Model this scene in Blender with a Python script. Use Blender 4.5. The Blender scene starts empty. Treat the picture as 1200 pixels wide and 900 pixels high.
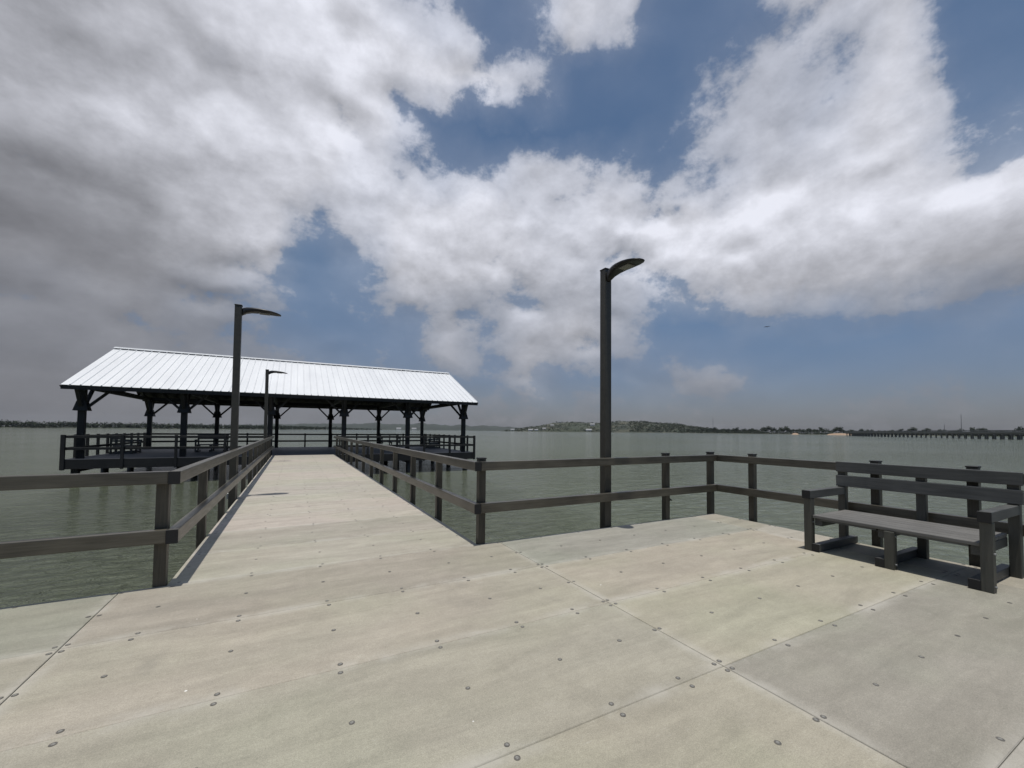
import bpy, bmesh, math, random
from mathutils import Vector, Matrix, noise as mnoise
rad = math.radians
random.seed(7)
scene = bpy.context.scene
col = scene.collection

# ------------------------------------------------------------------ materials
def new_mat(name):
    m = bpy.data.materials.new(name); m.use_nodes = True
    nt = m.node_tree; b = nt.nodes['Principled BSDF']
    return m, nt, b

def N(nt, kind, **kw):
    n = nt.nodes.new(kind)
    for k, v in kw.items():
        setattr(n, k, v)
    return n

def L(nt, a, b):
    nt.links.new(a, b)

def sock(nt, s, v):
    if isinstance(v, (int, float)):
        s.default_value = v
    elif isinstance(v, tuple):
        s.default_value = v
    else:
        nt.links.new(v, s)

def math_n(nt, op, a, b=0.0, clamp=False):
    n = N(nt, 'ShaderNodeMath', operation=op, use_clamp=clamp)
    sock(nt, n.inputs[0], a); sock(nt, n.inputs[1], b)
    return n.outputs[0]

def maprange(nt, v, a, b, c, d, smooth=False):
    n = N(nt, 'ShaderNodeMapRange')
    if smooth: n.interpolation_type = 'SMOOTHSTEP'
    sock(nt, n.inputs[0], v)
    for i, x in enumerate((a, b, c, d)):
        n.inputs[i + 1].default_value = x
    return n.outputs[0]

def mixc(nt, f, a, b, blend='MIX'):
    n = N(nt, 'ShaderNodeMix', data_type='RGBA', blend_type=blend)
    sock(nt, n.inputs[0], f)
    for s, v in ((n.inputs[6], a), (n.inputs[7], b)):
        if isinstance(v, tuple): s.default_value = (v + (1,))[:4]
        else: nt.links.new(v, s)
    return n.outputs[2]

def tex_noise(nt, vec, scale, detail=4, rough=.55, dist=0.0, out='Fac'):
    n = N(nt, 'ShaderNodeTexNoise')
    n.inputs['Scale'].default_value = scale; n.inputs['Detail'].default_value = detail
    n.inputs['Roughness'].default_value = rough; n.inputs['Distortion'].default_value = dist
    if vec is not None: L(nt, vec, n.inputs['Vector'])
    return n.outputs[out]

def coords(nt, scale=(1, 1, 1), out='Object'):
    tc = N(nt, 'ShaderNodeTexCoord'); mp = N(nt, 'ShaderNodeMapping')
    mp.inputs['Scale'].default_value = scale
    L(nt, tc.outputs[out], mp.inputs[0])
    return mp.outputs[0]

def bump(nt, b, h, strength, dist):
    n = N(nt, 'ShaderNodeBump'); n.inputs['Strength'].default_value = strength
    n.inputs['Distance'].default_value = dist
    L(nt, h, n.inputs['Height']); L(nt, n.outputs[0], b.inputs['Normal'])

def wood(name, c0, c1, stretch, rough=.5, grain=60.0, spec=.5):
    """brushed composite lumber, grain running along the axis with the small stretch value"""
    m, nt, b = new_mat(name)
    v = coords(nt, stretch)
    g = tex_noise(nt, v, grain, 5, .6)
    big = tex_noise(nt, coords(nt), 1.7, 3, .6)
    f = math_n(nt, 'ADD', math_n(nt, 'MULTIPLY', g, .75), math_n(nt, 'MULTIPLY', big, .6))
    f = maprange(nt, f, .42, .92, 0, 1)
    oi = N(nt, 'ShaderNodeObjectInfo')
    var = maprange(nt, oi.outputs['Random'], 0, 1, .86, 1.12)
    c = mixc(nt, f, c0, c1)
    hs = N(nt, 'ShaderNodeHueSaturation'); L(nt, var, hs.inputs['Value']); L(nt, c, hs.inputs['Color'])
    L(nt, hs.outputs[0], b.inputs['Base Color'])
    L(nt, maprange(nt, g, .3, .7, rough - .08, rough + .1), b.inputs['Roughness'])
    b.inputs['Specular IOR Level'].default_value = spec
    bump(nt, b, g, .35, .004)
    return m

RAILC = ((.019, .0165, .012), (.102, .090, .065))
wood_x = wood('composite lumber grain x', *RAILC, (.05, 1, 1), .36, 60, .75)
wood_y = wood('composite lumber grain y', *RAILC, (1, .05, 1), .36, 60, .75)
wood_z = wood('composite lumber grain z', (.018, .0155, .011), (.094, .083, .060), (1, 1, .05))
GREY = ((.032, .034, .035), (.105, .106, .100))
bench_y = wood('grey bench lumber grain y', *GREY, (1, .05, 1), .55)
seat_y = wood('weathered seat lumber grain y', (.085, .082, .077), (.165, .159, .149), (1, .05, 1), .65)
bench_x = wood('grey bench lumber grain x', *GREY, (.05, 1, 1), .55)
bench_z = wood('grey bench lumber grain z', (.036, .036, .030), (.075, .073, .060), (1, 1, .05), .55)
DARK = ((.011, .0115, .0125), (.031, .030, .029))
dark_x = wood('dark stained timber grain x', *DARK, (.05, 1, 1), .6, 40, .3)
dark_y = wood('dark stained timber grain y', *DARK, (1, .05, 1), .6, 40, .3)
dark_z = wood('dark stained timber grain z', *DARK, (1, 1, .05), .6, 40, .3)

def plain(name, c, rough=.5, metal=0.0, var=.12, scale=8, bmp=0.0):
    m, nt, b = new_mat(name)
    n = tex_noise(nt, coords(nt), scale, 5, .6)
    lo = tuple(x * (1 - var) for x in c); hi = tuple(min(1, x * (1 + var)) for x in c)
    L(nt, mixc(nt, maprange(nt, n, .3, .7, 0, 1), lo, hi), b.inputs['Base Color'])
    L(nt, maprange(nt, n, .3, .7, max(.02, rough - .07), rough + .07), b.inputs['Roughness'])
    b.inputs['Metallic'].default_value = metal
    if bmp: bump(nt, b, n, .4, bmp)
    return m

black_cap = plain('black plastic cap', (.006, .006, .007), .6, scale=20)
bronze = plain('bronze painted pole', (.042, .039, .030), .42, .0, .18, 14)
lamp_black = plain('black lamp housing', (.014, .014, .016), .38, .2)
led_mat = plain('lamp lens', (.17, .165, .155), .25, 0, .1, 60)
steel = plain('galvanised steel', (.42, .43, .44), .4, .8)
bolt_dark = plain('countersunk bolt ring', (.105, .098, .085), .6, .0, .4, 90)
bolt_walk = plain('weathered bolt', (.15, .14, .125), .6, 0, .4, 60)
bolt_head = plain('bolt head', (.26, .25, .225), .5, .3, .3, 90)
pile_mat = plain('wet timber pile', (.030, .027, .023), .6, 0, .4, 3, .02)
under_mat = plain('dark deck frame', (.028, .027, .025), .7, 0, .3, 4)

# white ribbed roofing metal
roof_mat, nt, b = new_mat('white roofing metal')
n1 = tex_noise(nt, coords(nt, (1, .25, .25)), .9, 5, .6)
L(nt, mixc(nt, maprange(nt, n1, .3, .75, 0, 1), (.64, .65, .665), (.74, .75, .76)), b.inputs['Base Color'])
b.inputs['Roughness'].default_value = .38
b.inputs['Specular IOR Level'].default_value = .6

# pale concrete-look deck panels
deck_mat, nt, b = new_mat('pale deck panel')
at = N(nt, 'ShaderNodeAttribute', attribute_name='tint')
v = coords(nt)
cloudy = tex_noise(nt, coords(nt, (.55, 1.3, 1)), 1.1, 6, .62, .6)
streak = tex_noise(nt, coords(nt, (.35, 1.7, 1)), 2.6, 7, .68, .5)
hue = tex_noise(nt, coords(nt, (.8, 1.0, 1)), .75, 3, .5)
fine = tex_noise(nt, v, 160, 3, .7)
mid = tex_noise(nt, v, 7, 7, .68, .3)
c = mixc(nt, maprange(nt, hue, .40, .64, 0, 1, True), (.346, .315, .260), (.330, .313, .248))
c = mixc(nt, maprange(nt, cloudy, .35, .7, 0, .32), c, (.385, .360, .308))
dk = math_n(nt, 'MULTIPLY', maprange(nt, streak, .36, .66, .86, 1.08), maprange(nt, fine, .3, .7, .78, 1.22))
grit = tex_noise(nt, v, 48, 3, .7)
dk = math_n(nt, 'MULTIPLY', dk, maprange(nt, mid, .3, .7, .90, 1.03))
dk = math_n(nt, 'MULTIPLY', dk, maprange(nt, grit, .3, .7, .91, 1.07))
hs = N(nt, 'ShaderNodeHueSaturation'); L(nt, c, hs.inputs['Color']); L(nt, dk, hs.inputs['Value'])
c = mixc(nt, 1.0, hs.outputs[0], at.outputs['Color'], 'MULTIPLY')
scr = tex_noise(nt, coords(nt, (1.2, 9, 1)), 1.6, 3, .5, 1.5)
scr = maprange(nt, math_n(nt, 'ABSOLUTE', math_n(nt, 'SUBTRACT', scr, .5)), .0, .006, .35, 0)
c = mixc(nt, math_n(nt, 'MULTIPLY', scr, maprange(nt, mid, .48, .62, 0, 1)), c, (.46, .44, .40))
st_ = maprange(nt, tex_noise(nt, v, .9, 8, .7, .8), .57, .72, 0, .34, True)
c = mixc(nt, st_, c, (.20, .185, .155))
# worn, paler edges along the joints, broken up
sxyz = N(nt, 'ShaderNodeSeparateXYZ'); L(nt, v, sxyz.inputs[0])
fy = math_n(nt, 'DIVIDE', math_n(nt, 'SUBTRACT', 5.022, sxyz.outputs[1]), 1.0955)
dy = math_n(nt, 'ABSOLUTE', math_n(nt, 'SUBTRACT', fy, math_n(nt, 'ROUND', fy)))
fx = math_n(nt, 'DIVIDE', math_n(nt, 'SUBTRACT', 2.48, sxyz.outputs[0]), 3.84)
dx_ = math_n(nt, 'MULTIPLY', math_n(nt, 'ABSOLUTE', math_n(nt, 'SUBTRACT', fx, math_n(nt, 'ROUND', fx))), 3.5)
edge = maprange(nt, math_n(nt, 'MINIMUM', dy, dx_), .0, .10, 1, 0, True)
edge = math_n(nt, 'MULTIPLY', edge, maprange(nt, tex_noise(nt, v, 1.9, 6, .65, .5), .42, .62, 0, .5))
c = mixc(nt, edge, c, (.47, .445, .395))
vo = N(nt, 'ShaderNodeTexVoronoi'); vo.inputs['Scale'].default_value = 3.1; L(nt, v, vo.inputs['Vector'])
spk = maprange(nt, vo.outputs['Distance'], .016, .026, 1, 0)
sel = math_n(nt, 'GREATER_THAN', tex_noise(nt, v, 1.3, 1), .5)
c = mixc(nt, math_n(nt, 'MULTIPLY', spk, sel), c, (.78, .76, .72))
vo2 = N(nt, 'ShaderNodeTexVoronoi'); vo2.inputs['Scale'].default_value = 5.3; L(nt, v, vo2.inputs['Vector'])
spk2 = maprange(nt, vo2.outputs['Distance'], .012, .03, .6, 0)
c = mixc(nt, math_n(nt, 'MULTIPLY', spk2, math_n(nt, 'GREATER_THAN', tex_noise(nt, v, 2.1, 1), .56)), c, (.14, .13, .115))
L(nt, c, b.inputs['Base Color'])
b.inputs['Roughness'].default_value = .78
b.inputs['Specular IOR Level'].default_value = .3
bump(nt, b, math_n(nt, 'ADD', fine, math_n(nt, 'MULTIPLY', streak, .6)), .22, .004)

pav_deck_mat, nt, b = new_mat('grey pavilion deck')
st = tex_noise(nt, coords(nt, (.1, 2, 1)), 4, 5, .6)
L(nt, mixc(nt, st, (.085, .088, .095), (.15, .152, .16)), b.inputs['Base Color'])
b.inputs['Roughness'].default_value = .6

# murky lake water
water_mat, nt, b = new_mat('murky green lake water')
v = coords(nt)
big = tex_noise(nt, coords(nt, (.5, 1, 1)), .012, 4, .6)
L(nt, mixc(nt, maprange(nt, big, .35, .65, 0, 1), (.102, .115, .076), (.122, .138, .096)), b.inputs['Base Color'])
b.inputs['Roughness'].default_value = .07
b.inputs['IOR'].default_value = 1.333
w1 = tex_noise(nt, coords(nt, (.75, 1.25, 1)), 2.1, 5, .6, .8)
w2 = tex_noise(nt, coords(nt, (1.0, 1.6, 1)), .45, 3, .55, .4)
gust = maprange(nt, tex_noise(nt, coords(nt, (.5, 1, 1)), .03, 3, .6), .38, .62, .55, 1.0)
h = math_n(nt, 'MULTIPLY', math_n(nt, 'ADD', w1, math_n(nt, 'MULTIPLY', w2, 1.6)), gust)
# choppier water thrown back off the piles around the pavilion and walkway
mp = N(nt, 'ShaderNodeMapping'); mp.inputs['Location'].default_value = (0, -19, 0); L(nt, coords(nt), mp.inputs[0])
sx = N(nt, 'ShaderNodeSeparateXYZ'); L(nt, mp.outputs[0], sx.inputs[0])
ed_ = math_n(nt, 'MULTIPLY', math_n(nt, 'SUBTRACT', tex_noise(nt, coords(nt), .35, 3), .5), .7)
rr = math_n(nt, 'SQRT', math_n(nt, 'ADD', math_n(nt, 'POWER', math_n(nt, 'DIVIDE', sx.outputs[0], 9.5), 2.0), math_n(nt, 'POWER', math_n(nt, 'DIVIDE', sx.outputs[1], 17.0), 2.0)))
chop = maprange(nt, math_n(nt, 'ADD', rr, ed_), .65, 1.15, 1, 0, True)
w3 = tex_noise(nt, coords(nt, (.7, 1.3, 1)), 2.6, 4, .58, 1.4)
h = math_n(nt, 'ADD', h, math_n(nt, 'MULTIPLY', math_n(nt, 'MULTIPLY', w3, chop), 1.3))
bump(nt, b, h, 1.0, .34)

def leaf_mat(name, c0, c1):
    m, nt, b = new_mat(name)
    oi = N(nt, 'ShaderNodeObjectInfo')
    n = tex_noise(nt, coords(nt), .35, 4, .65)
    f = math_n(nt, 'ADD', maprange(nt, n, .3, .7, 0, .75), math_n(nt, 'MULTIPLY', oi.outputs['Random'], .25))
    L(nt, mixc(nt, f, c0, c1), b.inputs['Base Color'])
    b.inputs['Roughness'].default_value = .7; b.inputs['Specular IOR Level'].default_value = .2
    return m
leaf_dark = leaf_mat('dark foliage', (.011, .019, .011), (.034, .047, .024))
leaf_scrub = leaf_mat('dry scrub foliage', (.019, .028, .017), (.052, .060, .034))
bark = plain('bark', (.09, .075, .06), .8, 0, .3, 4)
hill_mat, nt, b = new_mat('scrubby hill soil')
n1 = tex_noise(nt, coords(nt), .035, 6, .65)
n2 = tex_noise(nt, coords(nt), .009, 3, .5)
c = mixc(nt, maprange(nt, n1, .42, .62, 0, 1), (.018, .025, .015), (.070, .069, .046))
c = mixc(nt, maprange(nt, n2, .45, .6, 0, .7), c, (.030, .042, .022))
L(nt, c, b.inputs['Base Color']); b.inputs['Roughness'].default_value = .9
sand_mat = plain('tan bank earth', (.31, .215, .145), .9, 0, .25, .4)
far_mat = plain('distant wooded ridge', (.030, .038, .032), .9, 0, .35, .01)
white_wall = plain('white painted wall', (.44, .43, .41), .7)
grey_roof = plain('grey house roof', (.25, .25, .26), .7)
tan_wall = plain('tan wall', (.45, .38, .29), .8)
glass_dark = plain('dark window glass', (.03, .035, .04), .15)
concrete = plain('weathered bridge concrete', (.15, .15, .145), .8, 0, .2, .3)
mast_mat = plain('grey steel mast', (.16, .16, .165), .5, .5)
bird_mat = plain('black plumage', (.02, .02, .022), .6)

# ------------------------------------------------------------------ builders
class MB:
    """collects shapes; build() links them as ONE mesh object"""
    def __init__(self): self.bm = bmesh.new()
    def box(self, x0, x1, y0, y1, z0, z1, mtx=None, bev=0.0, seg=1):
        r = bmesh.ops.create_cube(self.bm, size=1.0)
        vs = r['verts']
        for v_ in vs:
            v_.co = Vector((x0 + (v_.co.x + .5) * (x1 - x0), y0 + (v_.co.y + .5) * (y1 - y0), z0 + (v_.co.z + .5) * (z1 - z0)))
        if bev:
            es = list({e for v_ in vs for e in v_.link_edges})
            rb = bmesh.ops.bevel(self.bm, geom=es, offset=bev, segments=seg, affect='EDGES', profile=.6)
            vs = list({v_ for f in rb['faces'] for v_ in f.verts} | {v_ for v_ in vs if v_.is_valid})
        if mtx is not None:
            bmesh.ops.transform(self.bm, matrix=mtx, verts=vs)
        return self
    def bar(self, a, b_, w, h, bev=0.0, up=(0, 0, 1)):
        a, b_ = Vector(a), Vector(b_); d = b_ - a; l = d.length; x = d.normalized()
        u = Vector(up); y = u.cross(x)
        if y.length < 1e-4: y = Vector((0, 1, 0)).cross(x)
        y.normalize(); z = x.cross(y)
        m = Matrix((x, y, z)).transposed().to_4x4(); m.translation = (a + b_) / 2
        return self.box(-l / 2, l / 2, -w / 2, w / 2, -h / 2, h / 2, m, bev)
    def cyl(self, a, b_, r0, r1=None, seg=12):
        a, b_ = Vector(a), Vector(b_); d = b_ - a
        m = d.to_track_quat('Z', 'Y').to_matrix().to_4x4(); m.translation = (a + b_) / 2
        bmesh.ops.create_cone(self.bm, cap_ends=True, segments=seg, radius1=r0, radius2=r0 if r1 is None else r1, depth=d.length, matrix=m)
        return self
    def poly(self, pts):
        vs = [self.bm.verts.new(p) for p in pts]
        self.bm.faces.new(vs); return self
    def build(self, name, mat, parent=None, smooth=False):
        me = bpy.data.meshes.new(name); self.bm.to_mesh(me); self.bm.free()
        me.materials.append(mat)
        if smooth:
            for p in me.polygons: p.use_smooth = True
        o = bpy.data.objects.new(name, me); col.objects.link(o)
        if parent is not None: o.parent = parent
        return o

def tag(o, label=None, cat=None, group=None, kind=None):
    for k, v_ in (('label', label), ('category', cat), ('group', group), ('kind', kind)):
        if v_: o[k] = v_
    return o

def thing(name, label, cat, loc=(0, 0, 0), rz=0.0, group=None):
    o = bpy.data.objects.new(name, None); col.objects.link(o)
    o.empty_display_size = .2
    o.location = loc; o.rotation_euler = (0, 0, rz)
    return tag(o, label, cat, group)

def copy_tree(o, parent=None):
    c_ = o.copy(); col.objects.link(c_)
    if parent is not None: c_.parent = parent
    for ch in list(o.children): copy_tree(ch, c_)
    return c_
HAZE = 3.5e-5; SUN_E = 3.5; EXPO = 0.0
SKY_TINT = (.68, .77, .80); SKY_LOW = (.455, .475, .61)
SKY_ROWS = [
    (0, '2212292110991069910699106991069910697107911098511180112741146811662118591195612054121511234912348123471234512346122481204911950118501185011850118501185011822138'),
    (3, '2212299113851228511785115851148911291111881138311379113711166611861120581215612354124511254912648126481264312643125431244412242122391233312426127141339813822138'),
    (6.5, '2212299165991138912385122851198511785118851227912272120571254812844132401343613566149331382913850142711482113918135191322113019130141331013958132991631618822138'),
    (10, '2212299165991729911393118871238512385124851317513058129451393213936143781635015185170711615415827149231471114310143111432814324137551329713899175362090519022138'),
    (13.5, '2212299165991659916199113971139012287128881397613646136241432814944151761665715881174901777316812157091584316734160541556513987136991519918586224031900519022138'),
    (17, '2212299165991659916699150991149911095122921348615263158281533816172164731636816173168801756717049179771769316991171951739916099163991939922727186051900519022138'),
    (21, '2216399165991659916599171991549912299121991319616599194281655218294187931838818184182791836918483202982029919599194991989919999207852232418905190051900519002190'),
    (25, '2216399165991659916599165991729916199159991649917898191591787519799207992039320285200831998319991208982139922196210972057120960216221900419005190051900519002190'),
    (29, '2216399165991659916599165991649917299187991939919599195911957720384209882128520975202772018320162200511987819678201922002619325188031900519005190051900519002190'),
    (33, '2216399165991659916599165991659916499155951709919293189992037920250196401994920575204682005219622189581896618950194901971819003190051900519005190051900519002190'),
    (37, '2216399165991659916599165991659916599166981728717799195991979620255201142000219903197011940019210189551826318452186841930719005190051900519005190051900519002190'),
    (41, '2216399165991659916599165991659916599167991709719499209992129920999207932057720552201091981619306190211825418278188781900819005190051900519005190051900519002190'),
    (45, '2216399165991659916599165991659916599167991699918799208982148621067209522072220240198821966919320190131873918873190791900819005190051900519005190051900519002190'),
    (50, '2216399165991659916599165991659916599167991699918998206922096820638200182002420069200832006219723191201904219073190801900819005190051900519005190051900519002190'),
    (62, '2216322165221652216522165221652216522168221702219322207222092220522200182002220022200222002219722191201902219022190221900919005190051900519005190051900519002190'),
]

# ------------------------------------------------------------------ the setting
W = -1.25                                   # water level, deck top is z = 0
m = MB(); m.poly([(-3000, -3000, W), (3000, -3000, W), (3000, 3000, W), (-3000, 3000, W)])
tag(m.build('water', water_mat), 'murky green lake water rippling around the pier', 'water', kind='structure')
m = MB(); m.poly([(-3050, -3050, W - .6), (3050, -3050, W - .6), (3050, 3050, W - .6), (-3050, 3050, W - .6)])
tag(m.build('lake_bed', hill_mat), 'muddy lake bed under the water', 'ground', kind='structure')

def panels(bm, xs, ys, rnd, layer, gap=.006, gapy=.002, tints={}):
    for i in range(len(xs) - 1):
        for j in range(len(ys) - 1):
            x0, x1 = sorted((xs[i], xs[i + 1])); y0, y1 = sorted((ys[j], ys[j + 1]))
            r = bmesh.ops.create_cube(bm, size=1.0)
            dz = rnd.uniform(-.0006, .0006); tl = rnd.uniform(-.0004, .0004)
            for v_ in r['verts']:
                px, py, pz = v_.co
                v_.co = Vector((x0 + gap / 2 + (px + .5) * (x1 - x0 - gap), y0 + gapy / 2 + (py + .5) * (y1 - y0 - gapy), -.11 if pz < 0 else dz + tl * py * 2))
            es = [e for e in {e for v_ in r['verts'] for e in v_.link_edges} if min(e.verts[0].co.z, e.verts[1].co.z) > -.05]
            k = rnd.uniform(.88, 1.08)
            t = (k * rnd.uniform(.975, 1.02), k, k * rnd.uniform(.96, 1.03), 1)
            t = tints.get((i, j), t)
            fs = {f for v_ in r['verts'] for f in v_.link_faces}
            for f in fs:
                for lp in f.loops: lp[layer] = t
            bmesh.ops.bevel(bm, geom=es, offset=.004, segments=1, affect='EDGES')

def deck_object(name, xs, ys, seed, tints={}):
    bm = bmesh.new(); layer = bm.loops.layers.float_color.new('tint')
    panels(bm, xs, ys, random.Random(seed), layer, tints=tints)
    me = bpy.data.meshes.new(name); bm.to_mesh(me); bm.free(); me.materials.append(deck_mat)
    o = bpy.data.objects.new(name, me); col.objects.link(o)
    return o

VX = [-12.88, -9.04, -5.20, -1.36, 2.48, 6.32, 6.905]
HY = [5.02, 3.92, 2.82, 1.735, .65, -.45, -1.55, -2.65, -3.75, -4.85]
# each panel weathered a little differently: (column, row) -> tone
PANEL_WEAR = {(2, 0): (.80, .84, .82, 1), (2, 1): (.95, .94, .92, 1), (3, 0): (.93, .91, .90, 1), (3, 1): (1.04, 1.02, 1.0, 1), (3, 2): (.97, .98, .95, 1), (3, 3): (1.0, 1.0, .95, 1),
              (4, 0): (.84, .875, .90, 1), (4, 1): (1.04, 1.01, .98, 1), (4, 2): (1.04, 1.04, .98, 1), (4, 3): (.82, .83, .84, 1), (4, 4): (.90, .91, .94, 1), (5, 3): (.95, .94, .93, 1)}
plaza = tag(deck_object('plaza_deck', VX, HY, 5, PANEL_WEAR), 'wide pale deck of bolted panels in the foreground', 'deck', kind='structure')
m = MB()
for y in (4.93, 3.92, 2.82, 1.735, .65, -.45, -2.65, -4.6): m.box(-12.8, 6.86, y - .06, y + .06, -.42, -.115)
for x in (-12.7, -5.2, -1.36, 2.48, 6.78): m.box(x - .05, x + .05, -4.8, 4.85, -.40, -.118)
m.build('deck_frame', under_mat, plaza)
for x in (-12, -8, -4, 0.6, 4.4, 6.5):
    for y in (4.6, 1.2, -3.2):
        MB().cyl((x, y, W - 1), (x, y, -.42), .15, .14, 16).build('pile', pile_mat, plaza, True)

WX0, WX1 = -1.03, 2.18
WY = [5.024 + 1.0985 * k for k in range(20)]; WY[-1] = 26.25
walk = tag(deck_object('walkway', [WX0, WX1], WY, 11, {(0, k): [(1.13, 1.12, 1.17, 1), (1.17, 1.17, 1.19, 1), (1.22, 1.18, 1.23, 1), (1.16, 1.17, 1.17, 1)][(k * 7 + k // 3) % 4] for k in range(2, 20)}), 'long pale walkway of bolted panels leading to the pavilion', 'walkway', kind='structure')
m = MB()
for x in (-.9, .55, 2.05): m.box(x - .06, x + .06, 5.1, 26.2, -.42, -.115)
for k in range(1, 19): m.box(WX0 + .04, WX1 - .04, WY[k] - .05, WY[k] + .05, -.40, -.118)
m.build('deck_frame', under_mat, walk)
for y in (8, 12, 16, 20, 24):
    for x in (-.75, 1.9):
        MB().cyl((x, y, W - 1), (x, y, -.42), .14, .13, 16).build('pile', pile_mat, walk, True)

# bolts: the hundred that show largest are parts, the rest one part
def bolt_mesh(name, r, z0, z1, mat, seg=12):
    mm = MB(); mm.cyl((0, 0, z0), (0, 0, z1), r, r * .94, seg)
    o = mm.build(name, mat); return o
def bolt_grid():
    rows = []
    for i in range(len(HY) - 1):
        rows += [HY[i] - .046, (HY[i] + HY[i + 1]) / 2, HY[i + 1] + .046]
    pts = []
    colA = [-1.33, -.97, -.34, .30, .94, 1.58, 2.11, 2.45]
    colB = [2.512, 3.12, 3.77, 4.41, 5.05, 5.69, 6.285, 6.36, 6.86]
    colC = [-1.385, -2.0, -2.64, -3.28, -3.92, -4.56, -5.165]
    for y in rows:
        for x in colA + colB + colC:
            pts.append((x + random.uniform(-.008, .008), y + random.uniform(-.006, .006)))
    return pts
vis = []
for (x, y) in bolt_grid():
    d = math.hypot(x, y); a = math.degrees(math.atan2(x, y))
    if -30 < a < 86 and d > 1.15: vis.append((d, x, y))
vis.sort()
ring0 = bolt_mesh('bolt', .0165, -.01, .0018, bolt_dark); ring0.parent = plaza
head0 = bolt_mesh('bolt_head', .0092, -.01, .0026, bolt_head, 6); head0.parent = ring0
for i, (d, x, y) in enumerate(vis[:100]):
    if i == 0: rg, hd = ring0, head0
    else:
        rg = ring0.copy(); col.objects.link(rg); rg.parent = plaza
        hd = head0.copy(); col.objects.link(hd); hd.parent = rg
    rg.location = (x, y, 0); rg.rotation_euler = (0, 0, random.uniform(0, 3))
    s = random.uniform(.9, 1.08); rg.scale = (s, s, 1)
m = MB()
for d, x, y in vis[100:]: m.cyl((x, y, -.01), (x, y, .0024), .0170, .016, 10)
tag(m.build('bolt', bolt_dark, plaza), kind='stuff')
m = MB()
for k in range(len(WY) - 1):
    for y in (WY[k] + .046, (WY[k] + WY[k + 1]) / 2, WY[k + 1] - .046):
        for x in (-.95, -.34, .30, .94, 1.58, 2.1):
            xx = x + random.uniform(-.025, .025); yy = y + random.uniform(-.012, .012)
            m.cyl((xx, yy, -.01), (xx, yy, .0022), .0145, .0135, 10)
tag(m.build('bolt', bolt_walk, walk), kind='stuff')

# ------------------------------------------------------------------ railings
ZT = (.972, 1.088); ZL = (.42, .545)
def rails_x(t, x0, x1, y0, y1, cap_at=()):
    for z in (ZT, ZL):
        r = MB().box(x0, x1, y0, y1, *z, bev=.008, seg=2).build('rail', wood_x, t)
        for x in cap_at:
            s = 1 if x > (x0 + x1) / 2 else -1
            MB().box(min(x, x + s * .012), max(x, x + s * .012), y0 - .003, y1 + .003, z[0] - .003, z[1] + .003, bev=.003).build('end_cap', black_cap, r)
def rails_y(t, x0, x1, y0, y1, cap_at=()):
    for z in (ZT, ZL):
        r = MB().box(x0, x1, y0, y1, *z, bev=.008, seg=2).build('rail', wood_y, t)
        for y in cap_at:
            s = 1 if y > (y0 + y1) / 2 else -1
            MB().box(x0 - .003, x1 + .003, min(y, y + s * .012), max(y, y + s * .012), z[0] - .003, z[1] + .003, bev=.003).build('end_cap', black_cap, r)
def post(t, x, y, top=1.118, cap=True, w=.048, z0=-.42):
    p = MB().box(x - w, x + w, y - w, y + w, z0, top, bev=.007, seg=2).build('post', wood_z, t)
    if cap:
        MB().box(x - w - .007, x + w + .007, y - w - .007, y + w + .007, top, top + .018, bev=.005).build('post_cap', black_cap, p)
    return p

t = thing('railing', 'two-rail wooden railing running off the left edge of the photo along the deck', 'railing')
rails_x(t, -9.2, -1.024, 4.92, 5.005)
for x in (-1.083, -2.98, -4.85, -6.7, -8.6): post(t, x, 5.062, 1.0, False)
t = thing('railing', 'long two-rail wooden railing on the left side of the walkway, beneath two lamp posts', 'railing')
rails_y(t, WX0 + .010, WX0 + .096, 4.912, 26.2, (4.912,))
y = 7.02
while y < 26.2:
    post(t, WX0 - .052, y, .98, False); y += 1.79
t = thing('railing', 'long two-rail wooden railing on the right side of the walkway, ending in a capped post', 'railing')
rails_y(t, WX1 - .092, WX1 - .008, 4.93, 26.2, (4.93,))
post(t, WX1 + .050, 5.055)
y = 6.85
while y < 26.2:
    post(t, WX1 + .050, y, .98, False); y += 1.72
t = thing('railing', 'two-rail wooden railing along the far deck edge, crossing the tall right lamp post', 'railing')
rails_x(t, WX1 + .0, 6.975, 4.925, 5.008)
for x in (5.72, 6.90): post(t, x, 5.06)
MB().box(5.775, 5.80, 5.03, 5.06, .30, .36, bev=.004).bar((5.775, 5.045, .345), (5.85, 5.045, .31), .012, .02).build('cleat', black_cap, t)
t = thing('railing', 'two-rail wooden railing behind the bench on the right deck edge', 'railing')
rails_y(t, 6.895, 6.978, -4.7, 4.92)
for y in (4.34, 2.63, 1.72, .1, -1.7, -3.5): post(t, 7.03, y)

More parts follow.
